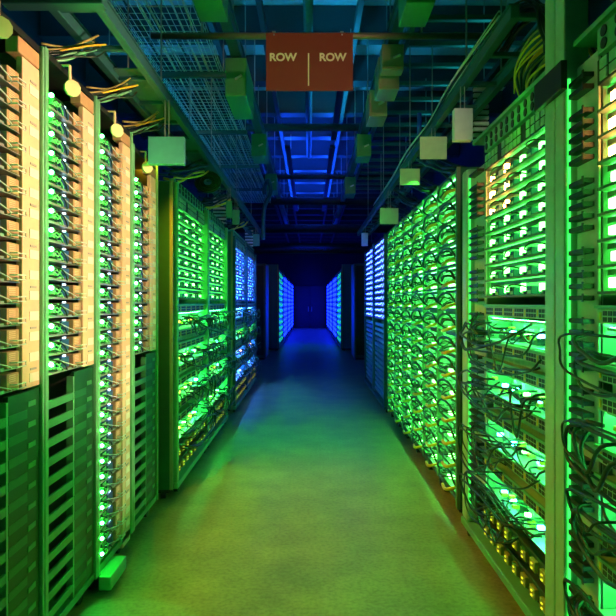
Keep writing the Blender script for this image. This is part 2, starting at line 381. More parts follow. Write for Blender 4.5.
# ---------------------------------------------------------------- wide network racks
def net_rack(s, XP, y0, w, H, Hpost, phrase, group, panelmat='steel_green', near_tall=0.0, far_tall=0.0, nw=0.102, pw=0.123, dw=0.245):
    t = thing('network_rack', phrase, 'network rack', (s*XP, y0, 0), group)
    hn = near_tall or Hpost
    MB(s).box(-0.035, 0.06, 0.002, nw, 0.1, hn, 0.006).build('post', M[panelmat], t)
    MB(s).box(-0.035, 0.06, w-0.002-pw, w-0.002, 0.1, far_tall or Hpost, 0.006 if far_tall else min(0.02, pw*0.2)).build('post', M[panelmat], t)
    if dw:
        u1 = w-pw-0.004; u0 = u1-dw
        MB(s).box(0.014, 0.022, u0, u1, 0.16, Hpost-0.02).build('duct_backing', M['inner_pale'], t)
        z = 0.2; k = 0; uf = u0+0.03; ug = u1-0.012; fng = None
        while z < Hpost-0.06:
            if k % 6 != 5:
                if fng is None:
                    fng = MB(s).box(-0.024, 0.012, uf, ug, 0, 0.017).box(-0.028, -0.0245, uf, uf+0.012, -0.006, 0.024).build('duct_finger', M['black'], t); fng.location = (0, 0, z)
                else:
                    c = fng.copy(); COL.objects.link(c); c.parent = t; c.location = (0, 0, z)
            k += 1; z += 0.042
        MB(s).box(-0.022, -0.012, u1-0.004, u1-0.001, 0.2, Hpost-0.06).build('added_strip', M['added_duct_strip'], t)  # glowing strip added to brighten the pale duct backing
        MB(s).box(0.024, 0.75, u0-0.012, u0-0.004, 0.1, H).build('side_panel', M['inner'], t)
    MB(s).box(0.75, 0.77, 0.002, w-0.002, 0.1, H).build('back_panel', M['inner'], t)
    for z in (1.135, 0.855, 0.575): MB(s).box(0.05, 0.054, nw+0.01, w-pw-dw-0.03, z+0.003, z+0.040).build('blanking_plate', M['pcb_pale'], t)
    MB(s).box(0.062, 0.75, 0.002, 0.010, 0.1, H).build('side_panel', M['inner'], t)
    MB(s).box(0.0, 0.75, nw+0.002, w-pw-0.004, H, H+0.02).build('top_rail', M['steel_green'], t)
    MB(s).box(-0.04, 0.75, 0.0, w, 0.055, 0.098, 0.006).build('base_frame', M['steel_green'], t)
    caster(s, 0.0, 0.12, t, 0.026); caster(s, 0.0, w-0.08, t, 0.026)
    return t
NWIDE = 1.02
def make_fan_panel(s):
    t = thing('fan_panel', 'x', 'fan panel', (0, 0, 0), 'fan panels at the top of the network racks')
    MB(s).box(0.0, 0.04, 0.0, NWIDE, 0.0, 0.09, 0.003).build('plate', M['steel_green'], t)
    fo = MB(s).disc((-0.003, 0, 0), 0, 0.0195, 0.004, 14).build('fan_opening', M['black'], t)
    fo.location = (0, 0.05, 0.024)
    for i in range(2):
        for k in range(11):
            if i or k:
                c = fo.copy(); COL.objects.link(c); c.parent = t; c.location = (0, 0.05+k*0.092, 0.024+i*0.042)
    return t
def make_port_panel(s):
    t = thing('port_panel', 'x', 'port panel', (0, 0, 0), 'port panels under the fan panels')
    MB(s).box(0.0, 0.04, 0.0, NWIDE, 0.0, 0.088, 0.003).build('plate', M['black'], t)
    b = MB(s)
    for i in range(2):
        for k in range(16):
            if k not in (5, 11): b.box(-0.004, 0.0, 0.02+k*0.062, 0.066+k*0.062, 0.008+i*0.041, 0.041+i*0.041)
    b.build('port_pattern', M['pcb_pale'], t)
    return t
def make_blade(s, v, led, led2, barm):
    """one row of four server bays"""
    t = thing('blade_server', 'x', 'server', (0, 0, 0))
    r = random.Random(50+v); R = r.uniform
    MB(s).box(0.0, 0.6, 0.0, NWIDE, 0.0, 0.004).box(0.0, 0.006, 0.0, NWIDE, 0.004, 0.010).build('sled', M['inner'], t)
    MB(s).box(0.11, 0.116, 0.004, NWIDE-0.004, 0.006, 0.084).build('circuit_board', M['pcb_pale'], t)
    for k in range(4):
        u = 0.012+k*0.253
        pb = MB(s).box(0.012, 0.1, u+0.025, u+0.075, 0.010, 0.050, 0.003).box(0.02, 0.1, u+0.085, u+0.115, 0.012, 0.036).box(0.012, 0.1, u+0.122, u+0.145, 0.010, 0.028).build('port_block', M['navy'], t)
        MB(s).box(0.0095, 0.0115, u+0.03, u+0.048, 0.014, 0.03).box(0.0095, 0.0115, u+0.053, u+0.07, 0.014, 0.03).box(0.0095, 0.0115, u+0.125, u+0.142, 0.014, 0.024).build('port_pattern', M['wire_pale'], pb)
        o = led2 if (led2 is not None and ((k+v) % 2 == 0 if barm == 'added_blue_bar' else k > 1)) else led
        MB(s).box(0.020, 0.04, u+0.17, u+(0.198 if s > 0 else 0.190)+R(0, 0.018), 0.022, (0.050 if s > 0 else 0.040)+R(0, 0.018), 0.003).build('led', o, t)
    cb = MB(s)
    for k in range(3):
        u = R(0.02, 0.7); cb.tube(spline([(0.09, u, 0.03), (-0.012, u+0.05, 0.06), (-0.015, u+0.15, R(0.02, 0.06)), (0.09, u+0.22, 0.05)], 4), 0.004, 5)
    cb.build('cable', M['cable_black'], t, True)
    MB(s).box(0.045, 0.055, 0.01, NWIDE-0.01, 0.081, 0.085).build('added_bar', M[barm], t)  # bar added behind the lip to brighten the blade board
    MB(s).box(0.036, 0.039, 0.0, NWIDE, 0.066, 0.0855).build('lip', M['steel_dark'], t)  # put in to keep the added bar out of sight
    return t
def make_switch(s, v):
    t = thing('patch_panel', 'x', 'patch panel', (0, 0, 0))
    MB(s).box(0.0, 0.3, 0.0, NWIDE, 0.0, 0.050, 0.003).build('body', M['beige'], t)
    MB(s).box(-0.012, 0.0, 0.0, NWIDE, 0.051, 0.062).build('rail', M['steel_green'], t)
    b = MB(s); y = MB(s)
    for g in range(6):
        for k in range(4):
            u = 0.03+g*0.165+k*0.033
            for i in range(2): b.box(-0.002, 0.0, u, u+0.024, 0.006+i*0.021, 0.022+i*0.021)
        y.box(-0.003, 0.0, 0.165+g*0.165, 0.176+g*0.165, 0.012, 0.038)
    b.build('port_pattern', M['black'], t); y.build('latch_pattern', M['yellow'], t)
    return t
def make_lit_shelf(s, v, leds, h=0.12, barm='added_blade_bar'):
    t = thing('switch_shelf', 'x', 'network switch', (0, 0, 0))
    r = random.Random(10+v); R = r.uniform
    MB(s).box(0.0, 0.55, 0.0, NWIDE, 0.0, 0.004).build('shelf', M['steel_grey'], t)
    MB(s).box(0.16, 0.166, 0.0, NWIDE, 0.006, h-0.006).build('circuit_board', M['pcb_pale'], t)
    b = MB(s); c = MB(s)
    for k in range(9):
        u = R(0.02, 0.9); b.box(0.1, 0.16, u, u+R(0.04, 0.1), 0.006+R(0, 0.04), 0.05+R(0, 0.04))
        u = R(0.02, 0.9); c.box(0.06, 0.16, u, u+R(0.03, 0.08), 0.006, 0.03+R(0, 0.03))
    b.build('heat_sink', M['inner_pale'], t); c.build('chip', M['chip'], t)
    for k, u in enumerate((0.10, 0.28, 0.46, 0.64, 0.82)):
        uu = u+R(-0.06, 0.06)
        MB(s).box(0.03, 0.06, uu, uu+0.026, 0.045, 0.063, 0.004).build('led', leds[k % len(leds)], t)
    MB(s).box(0.045, 0.055, 0.0, NWIDE, h-0.004, h).build('added_bar', M[barm], t)  # added glow, lights the shelf board from above
    MB(s).box(0.034, 0.038, 0.0, NWIDE, h-0.012, h).build('lip', M['steel_grey'], t)  # added lip in front of the glow bar
    yc = MB(s)
    for k in range(7):
        u = R(0.02, 0.95); z = R(0.01, 0.08); yc.box(0.02, 0.05, u, u+0.028, z, z+0.016)
    yc.build('plug', M['yellow'], t)
    cb = MB(s)
    for k in range(4):
        u = R(0.0, 0.6); e = u+R(0.2, 0.4)
        cb.tube(spline([(0.12, u, R(0.03, 0.1)), (-0.015, u+0.05, R(0.05, 0.1)), (-0.022, (u+e)/2, R(0.01, 0.05)), (-0.015, e-0.04, R(0.04, 0.1)), (0.12, e, R(0.02, 0.1))], 4), R(0.004, 0.007), 6)
    cb.build('cable', M['cable_black'], t, True)
    return t
def make_power_row(s):
    t = thing('power_strip', 'x', 'power strip', (0, 0, 0))
    MB(s).box(0.0, 0.12, 0.0, NWIDE, 0.0, 0.075, 0.004).build('body', M['steel_dark'], t)
    for k in range(8):
        so = MB(s).box(-0.02, -0.0005, 0.03+k*0.124, 0.10+k*0.124, 0.014, 0.062, 0.004).build('socket', M['olive'], t)
        MB(s).box(-0.024, -0.0205, 0.057+k*0.124, 0.073+k*0.124, 0.022, 0.028).box(-0.024, -0.0205, 0.057+k*0.124, 0.073+k*0.124, 0.044, 0.049).build('status_light', M['led_yellow'], so)
    return t
SW_Z = [1.38, 1.18, 1.08, 0.90, 0.80, 0.62, 0.52]
SH_Z = [1.245, 0.955, 0.675, 0.38]
LIB = {}
def get(key, maker):
    """the first use of a key is the prototype itself, afterwards copies"""
    if key not in LIB:
        LIB[key] = [maker(), True]
    return LIB[key]
def put(key, maker, loc, label, group):
    p = get(key, maker)
    if p[1]:
        p[1] = False; p[0].location = loc; p[0]['label'] = label; p[0]['group'] = group; return p[0]
    return dup(p[0], loc, label, group)

def fill_net(s, XP, y0, w, tagp, col, warm=False, cables=8, cr=0.009, seed=0, tops=True, nw=0.102, pw=0.123, dw=0.245):
    """tagp: short phrase that names the rack; col: green / blue"""
    X = s*XP; uo = y0+nw+0.004; uend = w-pw-dw-0.006-(0.016 if dw else 0.0)
    sc = (uend-nw-0.004)/NWIDE
    def P(key, maker, z, label, group):
        o = put((key, s, col), maker, (X, uo, z), label, group); o.scale = (1, sc, 1); return o
    if tops:
        P('fan', lambda: make_fan_panel(s), 2.31, f'round fan openings panel on top of {tagp}', 'fan panels')
        P('ports', lambda: make_port_panel(s), 2.205, f'small square port panel atop {tagp}', 'port panels')
    else:
        for k in range(2):
            P(f'blade{k}', lambda k=k: make_blade(s, k, M['led_ice'], M['led_blue'], 'added_blue_bar'), 2.205+0.09*k, f'{("lower", "upper")[k]} of two topmost blade rows in {tagp}', 'extra rows')
    for k in range(8):
        z = 2.11-k*0.09
        if col == 'green':
            v = k % 3
            kk = f'blade{v}' + ('w' if (warm and k < 3) else '')
            mk = (lambda v=v: make_blade(s, v, M['led_node'], M['led_warm'], 'added_blade_bar')) if (warm and k < 3) else (lambda v=v: make_blade(s, v, M['led_node'], None, 'added_blade_bar'))
        else:
            kk = f'blade{k%3}'; mk = lambda k=k: make_blade(s, k % 3, M['led_ice'], M['led_blue'], 'added_blue_bar')
        P(kk, mk, z, f'blade server row, {ORD[k]} under ports of {tagp}', 'blade servers')
    for k, z in enumerate(SW_Z):
        P(f'switch{k%2}', lambda k=k: make_switch(s, k), z, f'beige patch panel, {ORD[k]} from top in {tagp}', 'patch panels')
    for k, z in enumerate(SH_Z):
        leds = ([M['led_teal'], M['led_sky'], M['led_node']] if s > 0 else [M['led_teal'], M['orange_led'], M['led_node'], M['orange_led']]) if col == 'green' else [M['led_blue'], M['orange_led'], M['led_ice']]
        P(f'shelf{k%3}', lambda k=k: make_lit_shelf(s, k, leds, barm='added_shelf_bar' if (col == 'green' or k % 2) else 'added_blue_bar'), z, f'glowing switch shelf, {ORD[k]} from top in {tagp}', 'lit switch shelves')
    P('power0', lambda: make_power_row(s), 0.255, f'upper olive socket strip at base of {tagp}', 'power strips')
    P('power1', lambda: make_power_row(s), 0.135, f'lower olive socket strip at base of {tagp}', 'power strips')
    # loose cables: from a board, across to the finger duct, out in a loop and back
    r = random.Random(seed); R = r.uniform
    c0, c1 = nw+0.05, uend-0.02; um0 = uend+dw*0.5 if dw else uend-0.03
    for k, zs in enumerate(SH_Z):
        for j in range(cables):
            zb = zs+R(0.02, 0.11); a = R(c0, c1); e = R(c0, c1-0.1)
            zl = zs+R(-0.13, 0.03); dj = -0.044-0.0165*j*(cr/0.008)
            um = um0+R(-0.06, 0.06)
            if j % 5 < (3 if dw else 2):
                pts = [(-0.018, a, zb), (dj, a+0.05, zb+0.004), (dj, (a+um)/2, zb+R(-0.03, 0.05)), (dj, um-0.05, zb-0.01), (dj, um, (zb+zl)/2), (dj, um-0.07, zl), (dj, (um+e)/2, zl+R(-0.05, 0.01)), (dj, e+0.05, zl+0.03), (-0.018, e, zl+R(0.02, 0.10))]
            else:
                e = min(c1+0.03, a+R(0.25, 0.6))
                if e-a < 0.2: a = e-0.3
                pts = [(-0.018, a, zb), (dj, a+0.05, zb-0.02), (dj, (a+e)/2, zb-R(0.06, 0.20)), (dj, e-0.05, zb-0.02), (-0.018, e, zb+R(-0.02, 0.05))]
            rr = cr*R(0.7, 1.25)
            o = MB(s).tube(spline(pts, 5), rr, 7).build('network_cable', M['cable_black'], None, True)
            o.location = (X, y0, 0)
            lab = f'black cable looping over {ORD[k]} glowing shelf of {tagp}'
            tag(o, lab, 'cable', lab.replace('black cable looping', 'black cables looping'))

RNAME = {'R2': 'the wide rack by the warm-edged panel', 'R1': 'the wide rack cut by the photo edge'}
# the side of the looped-cable racks
GA, GB, GC = 'green network racks facing the tan stripes', 'green network racks beyond the tan stripes', 'blue and yellow lit racks'
KW = dict(pw=0.085, dw=0.175)
net_rack(1, XR, 0.94, 1.488, 2.42, 2.36, 'wide green network rack with black cables, cut off by the edge of the photo', GA, 'post_pale', far_tall=3.0, **KW)
fill_net(1, XR, 0.94, 1.488, RNAME['R1'], 'green', True, 5, 0.0068, 1, **KW)
net_rack(1, XR, 2.432, 1.488, 2.42, 2.28, 'wide green network rack with black cable loops beside the warm-edged dark panel', GA, 'post_pale', near_tall=3.0)
rk2 = [o for o in bpy.data.objects if o.name.startswith('network_rack') and abs(o.location.y-2.432) < 1e-3][0]
MB(1).box(-0.062, -0.037, -0.13, 0.15, 2.25, 2.36, 0.004).build('black_band', M['black'], rk2)  # plain black band across the paired posts
fill_net(1, XR, 2.432, 1.488, RNAME['R2'], 'green', True, 8, 0.0052, 2)
# the side of the tan racks, beyond the dark end panel
KW = dict(nw=0.06, pw=0.03, dw=0.0)
net_rack(-1, 1.03, 4.62, 1.42, 2.36, 2.36, 'green cabled network rack directly behind the broad dark green end panel', GB, **KW)
fill_net(-1, 1.03, 4.62, 1.42, 'the green rack behind the broad end panel', 'green', False, 7, 0.0065, 3, **KW)
net_rack(-1, 1.03, 6.045, 1.42, 2.36, 2.36, 'green cabled network rack in front of the narrow teal panel', GB, **KW)
fill_net(-1, 1.03, 6.045, 1.42, 'the green rack before the teal panel', 'green', False, 7, 0.0065, 4, **KW)
net_rack(-1, 1.01, 8.06, 1.57, 2.40, 2.33, 'blue and yellow lit network rack behind the narrow teal panel', GC, 'teal_steel', **KW)
fill_net(-1, 1.01, 8.06, 1.57, 'the blue-yellow rack behind the teal panel', 'blue', False, 6, 0.0065, 5, **KW)
net_rack(-1, 1.01, 9.635, 1.57, 2.40, 2.33, 'blue and yellow lit network rack at the end of its row by the cross aisle', GC, 'teal_steel', **KW)
fill_net(-1, 1.01, 9.635, 1.57, 'the last blue-yellow rack by the cross aisle', 'blue', False, 6, 0.0065, 6, **KW)

# ---------------------------------------------------------------- blue racks opposite (upper lit, lower slatted)
def make_unit(s, w, led, h=0.07, nled=9, led2=None):
    t = thing('rack_server', 'x', 'server', (0, 0, 0))
    MB(s).box(0.0, 0.5, 0.0, w, 0.0, h, 0.003).build('chassis', M['blue_panel'], t)
    b = MB(s); b2 = MB(s)
    r = random.Random(int(w*100)+nled)
    for k in range(nled):
        u = 0.04+k*(w-0.08)/nled; z = r.uniform(0.012, h*0.72)
        (b2 if (led2 is not None and k % 2) else b).box(-0.004, 0.0, u, u+(w-0.1)/nled*(0.85 if h > 0.1 else 0.5), z, z+h*(0.27 if h > 0.1 else 0.2))
    b.build('led', led, t)
    if led2 is not None: b2.build('led', led2, t)
    MB(s).box(-0.012, 0.0, 0.0, w, 0.0, 0.010).build('lip', M['steel_dark'], t)
    return t
def plain_rack(s, XP, y0, w, H, label, group, zt=0.12, slat=None):
    t = thing('server_rack', label, 'server rack', (s*XP, y0, 0), group)
    for (a, e) in ((0.002, 0.05), (w-0.05, w-0.002)):
        MB(s).box(-0.03, 0.04, a, e, 0.1, H, 0.004).build('post', M['teal_steel'], t)
    MB(s).box(0.6, 0.62, 0.002, w-0.002, 0.1, H).build('back_panel', M['inner'], t)
    MB(s).box(0.045, 0.6, 0.002, 0.012, 0.1, H).build('side_panel', M['steel_dark'], t)
    MB(s).box(0.045, 0.6, w-0.012, w-0.002, 0.1, H).build('side_panel', M['steel_dark'], t)
    MB(s).box(0.0, 0.6, 0.052, w-0.052, H-0.02, H).build('top_plate', M['steel_dark'], t)
    MB(s).box(-0.03, 0.6, 0.0, w, 0.055, 0.098).build('base_frame', M['teal_steel'], t)
    if slat:
        b = MB(s); z = 0.14
        while z < slat-0.05:
            b.box(0.0, 0.03, 0.055, w-0.055, z, z+0.045); z += 0.075
        b.build('slat_panel', M['blue_panel'], t)
        MB(s).box(0.1, 0.11, 0.055, w-0.055, 0.1, slat-0.02).build('lower_backing', M['steel_dark'], t)
    caster(s, 0.02, 0.1, t, 0.026); caster(s, 0.02, w-0.1, t, 0.026)
    return t
for i in range(2):
    y0 = 8.06+i*1.475
    nm = ('blue lit rack with slatted lower half next to the looped-cable racks', 'blue lit rack with slatted lower half at the cross aisle')[i]
    sh = ('the slatted rack by looped-cable racks', 'the slatted rack by the cross aisle')[i]
    plain_rack(1, XR, y0, 1.47, 2.36, nm, 'blue racks with slatted lower halves', slat=1.2)
    for k in range(13):
        z = 1.22+(12-k)*0.086
        put(('bunit',), lambda: make_unit(1, 1.35, M['led_ice'], 0.072, 16, M['led_blue']), (XR, y0+0.06, z), f'blue lit rack server, {ORD[k]} from top in {sh}', 'blue rack servers')
# far rows
for s in (-1, 1):
    XP = 0.97
    for i, (y0, w) in enumerate(((18.75, 3.2), (22.0, 4.4), (26.45, 4.4), (30.9, 4.4))):
        sidep = 'on the tan-striped side' if s < 0 else 'on the looped-cable side'
        c = 'green' if i == 0 else 'blue'
        plain_rack(s, XP, y0, w, 2.5, f'{c} glowing rack, {ORD[i]} beyond the cross aisle {sidep}', 'glowing racks beyond the cross aisle')
        for k in range(12):
            z = 0.16+(11-k)*0.19
            put(('far', s, c, round(w, 1)), lambda: make_unit(s, w-0.12, M['led_far_green'] if c == 'green' else M['led_far_blue'], 0.184, 30), (s*XP, y0+0.06, z),
                f'{c} lit server, {ORD[k]} from top, {ORD[i]} rack beyond the cross aisle {sidep}', 'far glowing servers')

# ---------------------------------------------------------------- end panels and dark cabinets
def end_panel(x0, x1, y, th, z0, z1, label, m, group='end panels'):
    t = thing('end_panel', label, 'panel', ((x0+x1)/2, y, 0), group)
    h = (x1-x0)/2
    MB().box(-h, h, 0, th, z0, z1, 0.006).build('panel', M[m], t)
    MB().box(-h-0.004, -h+0.02, -0.006, -0.001, z0, z1).box(h-0.02, h+0.004, -0.006, -0.001, z0, z1).build('edge_trim', M['edge'], t)
    for q in (-h+0.07, h-0.07):
        c = MB().disc((q, th/2, 0.022), 0, 0.022, 0.03, 12).build('caster', M['rubber'], t)
    MB().box(-h+0.03, h-0.03, 0.0, th, 0.046, z0).build('caster_bracket', M['rubber'], t)
    return t
M['edge'] = mat('olive edge trim', (0.30, 0.34, 0.20), 0.45)
M['panel_dark'] = mat('dark green grey panel', (0.02, 0.15, 0.07), 0.5)
M['panel_teal'] = mat('teal panel', (0.05, 0.22, 0.16), 0.5)
end_panel(-1.90, -1.015, 4.545, 0.05, 0.07, 2.35, 'broad dark green end panel standing behind the last tan-striped rack', 'panel_dark')
end_panel(0.985, 1.85, 4.12, 0.05, 0.07, 2.36, 'tall dark panel with warm edges between the wide rack and the looped-cable racks', 'panel_dark')
end_panel(-1.88, -1.005, 7.98, 0.05, 0.07, 2.38, 'narrow teal panel between the green cabled racks and the blue-yellow racks', 'panel_teal')
end_panel(-1.62, -0.96, 18.62, 0.08, 0.07, 2.62, 'distant dark panel facing the cross aisle on the tan-striped side', 'panel_teal')
end_panel(0.96, 1.62, 18.62, 0.08, 0.07, 2.62, 'distant dark panel facing the cross aisle on the looped-cable side', 'panel_teal')
for s, ph in ((-1, 'past the blue-yellow racks'), (1, 'past the slatted blue racks')):
    t = thing('tall_cabinet', f'tall black cabinet at the cross aisle {ph}', 'cabinet', (s*1.13, 15.7, 0), 'black cabinets at the cross aisle')
    MB(s).box(0.0, 0.9, 0.0, 1.1, 0.05, 2.46, 0.008).build('body', M['steel_dark'], t)
    MB(s).box(0.05, 0.4, -0.014, -0.001, 0.12, 2.40, 0.004).build('door', M['black'], t)
    MB(s).box(0.42, 0.86, -0.014, -0.001, 0.12, 2.40, 0.004).build('door', M['black'], t)
    MB(s).box(0.03, 0.87, 0.03, 1.07, 0.0, 0.05).build('plinth', M['rubber'], t)

# ---------------------------------------------------------------- sign on its pipe
PZ = 3.40
t = thing('hanging_pipe', 'dull metal pipe crossing the aisle above the brown sign', 'pipe', (0, 4.5, PZ))
MB().tube([(-1.16, 0, 0), (1.5, 0, 0)], 0.024, 14).build('tube', M['pipe_dull'], t, True)
for x in (-0.79, 0.817):
    MB().tube([(x, 0, 0.025), (x, 0, 1.78)], 0.008, 8).build('hanger_rod', M['steel_grey'], t)
t = thing('hanging_sign', 'brown red aisle sign lettered ROW twice, hanging from the pipe', 'sign', (0, 4.46, 0))
z1, z0 = CAM_Z+(303-33)*4.46/616, CAM_Z+(303-91)*4.46/616
x0, x1 = (266-310)*4.46/616, (353-310)*4.46/616
MB().box(x0, x1, -0.004, 0.004, z0, z1, 0.0015).build('board', M['sign_brown'], t)
def words_(txt, px0, px1, pyb, pyt, parent):
    cu = bpy.data.curves.new('lettering', 'FONT'); cu.body = txt; cu.extrude = 0.0008; cu.offset = 0.034; cu.size = 1
    tmp = bpy.data.objects.new('lettering', cu); COL.objects.link(tmp)
    bpy.context.view_layer.update()
    me = bpy.data.meshes.new_from_object(tmp.evaluated_get(bpy.context.evaluated_depsgraph_get()))
    bpy.data.objects.remove(tmp)
    xs = [v.co.x for v in me.vertices]; ys = [v.co.y for v in me.vertices]
    k = 4.46/616; X0, X1 = (px0-310)*k, (px1-310)*k; Z0, Z1 = CAM_Z+(303-pyb)*k, CAM_Z+(303-pyt)*k
    for v in me.vertices:
        x = X0+(v.co.x-min(xs))/(max(xs)-min(xs))*(X1-X0); z = Z0+(v.co.y-min(ys))/(max(ys)-min(ys))*(Z1-Z0)
        dz = v.co.z
        v.co = (x, -0.0055-(0.0008 if dz > 0 else -0.0008), z)
    me.materials.clear(); me.materials.append(M['sign_text'])
    o = bpy.data.objects.new('lettering', me); COL.objects.link(o); o.parent = parent
    return o
words_('ROW', 269.8, 297, 61.5, 53.2, t)
words_('ROW', 319.6, 346.6, 61.5, 53.2, t)
k = 4.46/616
MB().box((307.9-310)*k, (309.2-310)*k, -0.0062, -0.0047, CAM_Z+(303-86)*k, CAM_Z+(303-53.5)*k).build('divider_line', M['sign_text'], t)
for px in (274, 342):
    MB().box((px-310)*k-0.012, (px-310)*k+0.012, -0.004, 0.0, z1+0.001, PZ-0.026 if PZ-0.026 > z1+0.001 else z1+0.012).disc(((px-310)*k, -0.006, z1-0.014), 1, 0.006, 0.004, 10).build('clip', M['steel_grey'], t)

# ---------------------------------------------------------------- overhead cable ways
def rail_way(name, label, xs, z, y0, y1, h, m, cover, rods, ztop, cat='cable tray'):
    t = thing(name, label, cat, (0, y0, z)); L = y1-y0
    for x in xs:
        MB().box(x-0.02, x+0.02, 0, L, 0, h, 0.003).box(x-0.028, x+0.028, 0, L, h+0.0005, h+0.008).build('side_rail', M[m], t)
    y = 0.02
    while y < L-0.05:
        MB().box(min(xs)+0.021, max(xs)-0.021, y, y+0.035, 0.01, 0.03).build('rung', M[m], t); y += 0.42
    if cover:
        for (a, e) in cover: MB().box(min(xs)+0.022, max(xs)-0.022, a, e, 0.032, 0.036).build('cover_plate', M['teal_dark'], t)
    for y in rods:
        for x in xs: MB().tube([(x, y-y0, h+0.009), (x, y-y0, ztop-z)], 0.005, 6).build('hanger_rod', M['steel_grey'], t)
    return t
M['teal_dark'] = mat('dark teal sheet', (0.05, 0.16, 0.14), 0.5)
lw = rail_way('cable_ladder', 'twin-rail teal cable ladder just above the tan-striped racks', (-1.10, -0.90), 2.70, 2.62, 11.5, 0.055, 'teal_steel', [(0.75, 1.75), (2.2, 3.4)], (3.725, 5.625, 7.525, 9.425), 3.508)
MB().box(-1.28, -0.86, -0.07, -0.002, -0.01, 0.05, 0.004).build('end_bar', M['teal_steel'], lw)
rail_way('cable_ladder', 'green cable ladder just above the wide network racks and looped-cable racks', (0.90, 1.10), 2.70, 2.70, 11.5, 0.055, 'teal_steel', None, (3.545, 5.545, 7.545, 9.545), 3.758)

def basket(label, x0, x1, z, y0, y1):
    t = thing('wire_basket', label, 'cable tray', (0, y0, z)); L = y1-y0
    b = MB(); n = int(round((x1-x0)/0.05))
    for k in range(n+1):
        x = x0+(x1-x0)*k/n; b.tube([(x, 0, 0), (x, L, 0)], 0.0035, 4)
    for k in range(int(L/0.10)+1):
        y = k*0.10; b.tube([(x0, y, 0.10), (x0, y, 0.006), (x1, y, 0.006), (x1, y, 0.10)], 0.003, 4)
    for x in (x0, x1):
        for zz in (0.05, 0.10): b.tube([(x, 0, zz), (x, L, zz)], 0.0035, 4)
    b.build('mesh', M['wire_teal'], t)
    y = 0.5
    while y < L:
        MB().box(x0-0.06, x1+0.06, y, y+0.05, -0.05, -0.006).build('support_bar', M['teal_dark'], t)
        for x in (x0-0.04, x1+0.04): MB().tube([(x, y+0.025, -0.005), (x, y+0.025, 5.18-z)], 0.006, 6).build('hanger_rod', M['steel_grey'], t)
        y += 1.9
    return t
M['wire_teal'] = mat('zinc basket wire', (0.50, 0.78, 0.72), 0.4, 0.3)
basket('wide wire mesh basket tray hanging over the tan-striped racks', -1.42, -0.83, 3.56, 3.2, 13.0)
# cables lying in the basket
for k in range(6):
    x = -1.32+k*0.08
    pts = [(x+U(-0.02, 0.02), 3.25+q*1.1, 3.58+U(0, 0.02)) for q in range(9)]
    o = MB().tube(spline(pts, 4), 0.008, 5).build('network_cable', M['wire_pale'] if k % 3 else M['cable_black'], None, True)
    tag(o, 'cable running lengthwise in the wire mesh basket tray', 'cable', 'cables in the wire mesh basket')
# ladder over the wide racks: horizontal rungs
t = thing('overhead_ladder', 'broad ladder of thin rungs high above the wide network racks', 'cable tray', (0, 3.4, 3.75))
for x in (0.86, 1.95): MB().box(x-0.02, x+0.02, 0, 9.6, 0, 0.09, 0.003).build('side_rail', M['teal_steel'], t)
for q in range(19): MB().box(0.881, 1.929, 0.12+q*0.5, 0.17+q*0.5, 0.01, 0.05).build('rung', M['teal_steel'], t)
for y in (0.5, 3.5, 6.5):
    for x in (0.86, 1.95): MB().tube([(x, y, 0.092), (x, y, 1.43)], 0.006, 6).build('hanger_rod', M['steel_grey'], t)

# busways with tap boxes
def busway(x, z, y0, y1, label):
    t = thing('busway', label, 'busway', (x, y0, z)); L = y1-y0
    MB().box(-0.05, 0.05, 0, L, 0, 0.09, 0.004).box(-0.065, 0.065, 0, L, 0.0905, 0.10).build('rail', M['teal_steel'], t)
    y = 0.4
    while y < L:
        MB().tube([(0, y, 0.101), (0, y, 5.19-z)], 0.007, 6).build('hanger_rod', M['steel_grey'], t); y += 2.2
def tap(x, z1, y, w, l, h, m, label):
    t = thing('hanging_tap_box', label, 'power tap box', (x, y, z1-h), 'busway tap boxes')
    MB().box(-w/2, w/2, 0, l, 0, h, 0.005).build('housing', M[m], t)
    MB().box(-w/2+0.015, w/2-0.015, -0.008, -0.001, 0.02, h-0.02, 0.002).build('cover', M[m], t)
    MB().tube([(0, -0.02, h*0.42), (0.06, -0.04, h*0.5)], 0.012, 8).build('lever', M['wire_pale'], t)
busway(0.73, 3.72, 3.0, 20.0, 'overhead busway carrying tap boxes on the looped-cable side')
busway(-0.70, 3.78, 3.0, 20.0, 'overhead busway carrying tap boxes on the tan-striped side')
for i, (y, l, h, m) in enumerate(((4.0, 0.36, 0.30, 'bus'), (5.35, 0.16, 0.22, 'bus_olive'), (5.62, 0.34, 0.30, 'bus_olive'), (6.5, 0.4, 0.28, 'bus_olive'), (8.2, 0.4, 0.3, 'bus'), (11.0, 0.5, 0.3, 'bus'))):
    tap(0.72, 3.70, y, 0.19, l, h, m, f'busway tap box, {ORD[i]} along the aisle above the looped-cable side')
for i, (y, l, h) in enumerate(((4.1, 0.4, 0.26), (5.8, 0.75, 0.36), (8.4, 0.5, 0.3), (11.0, 0.5, 0.3))):
    tap(-0.70, 3.76, y, 0.20, l, h, 'bus', f'busway tap box, {ORD[i]} along the aisle above the tan-striped side')

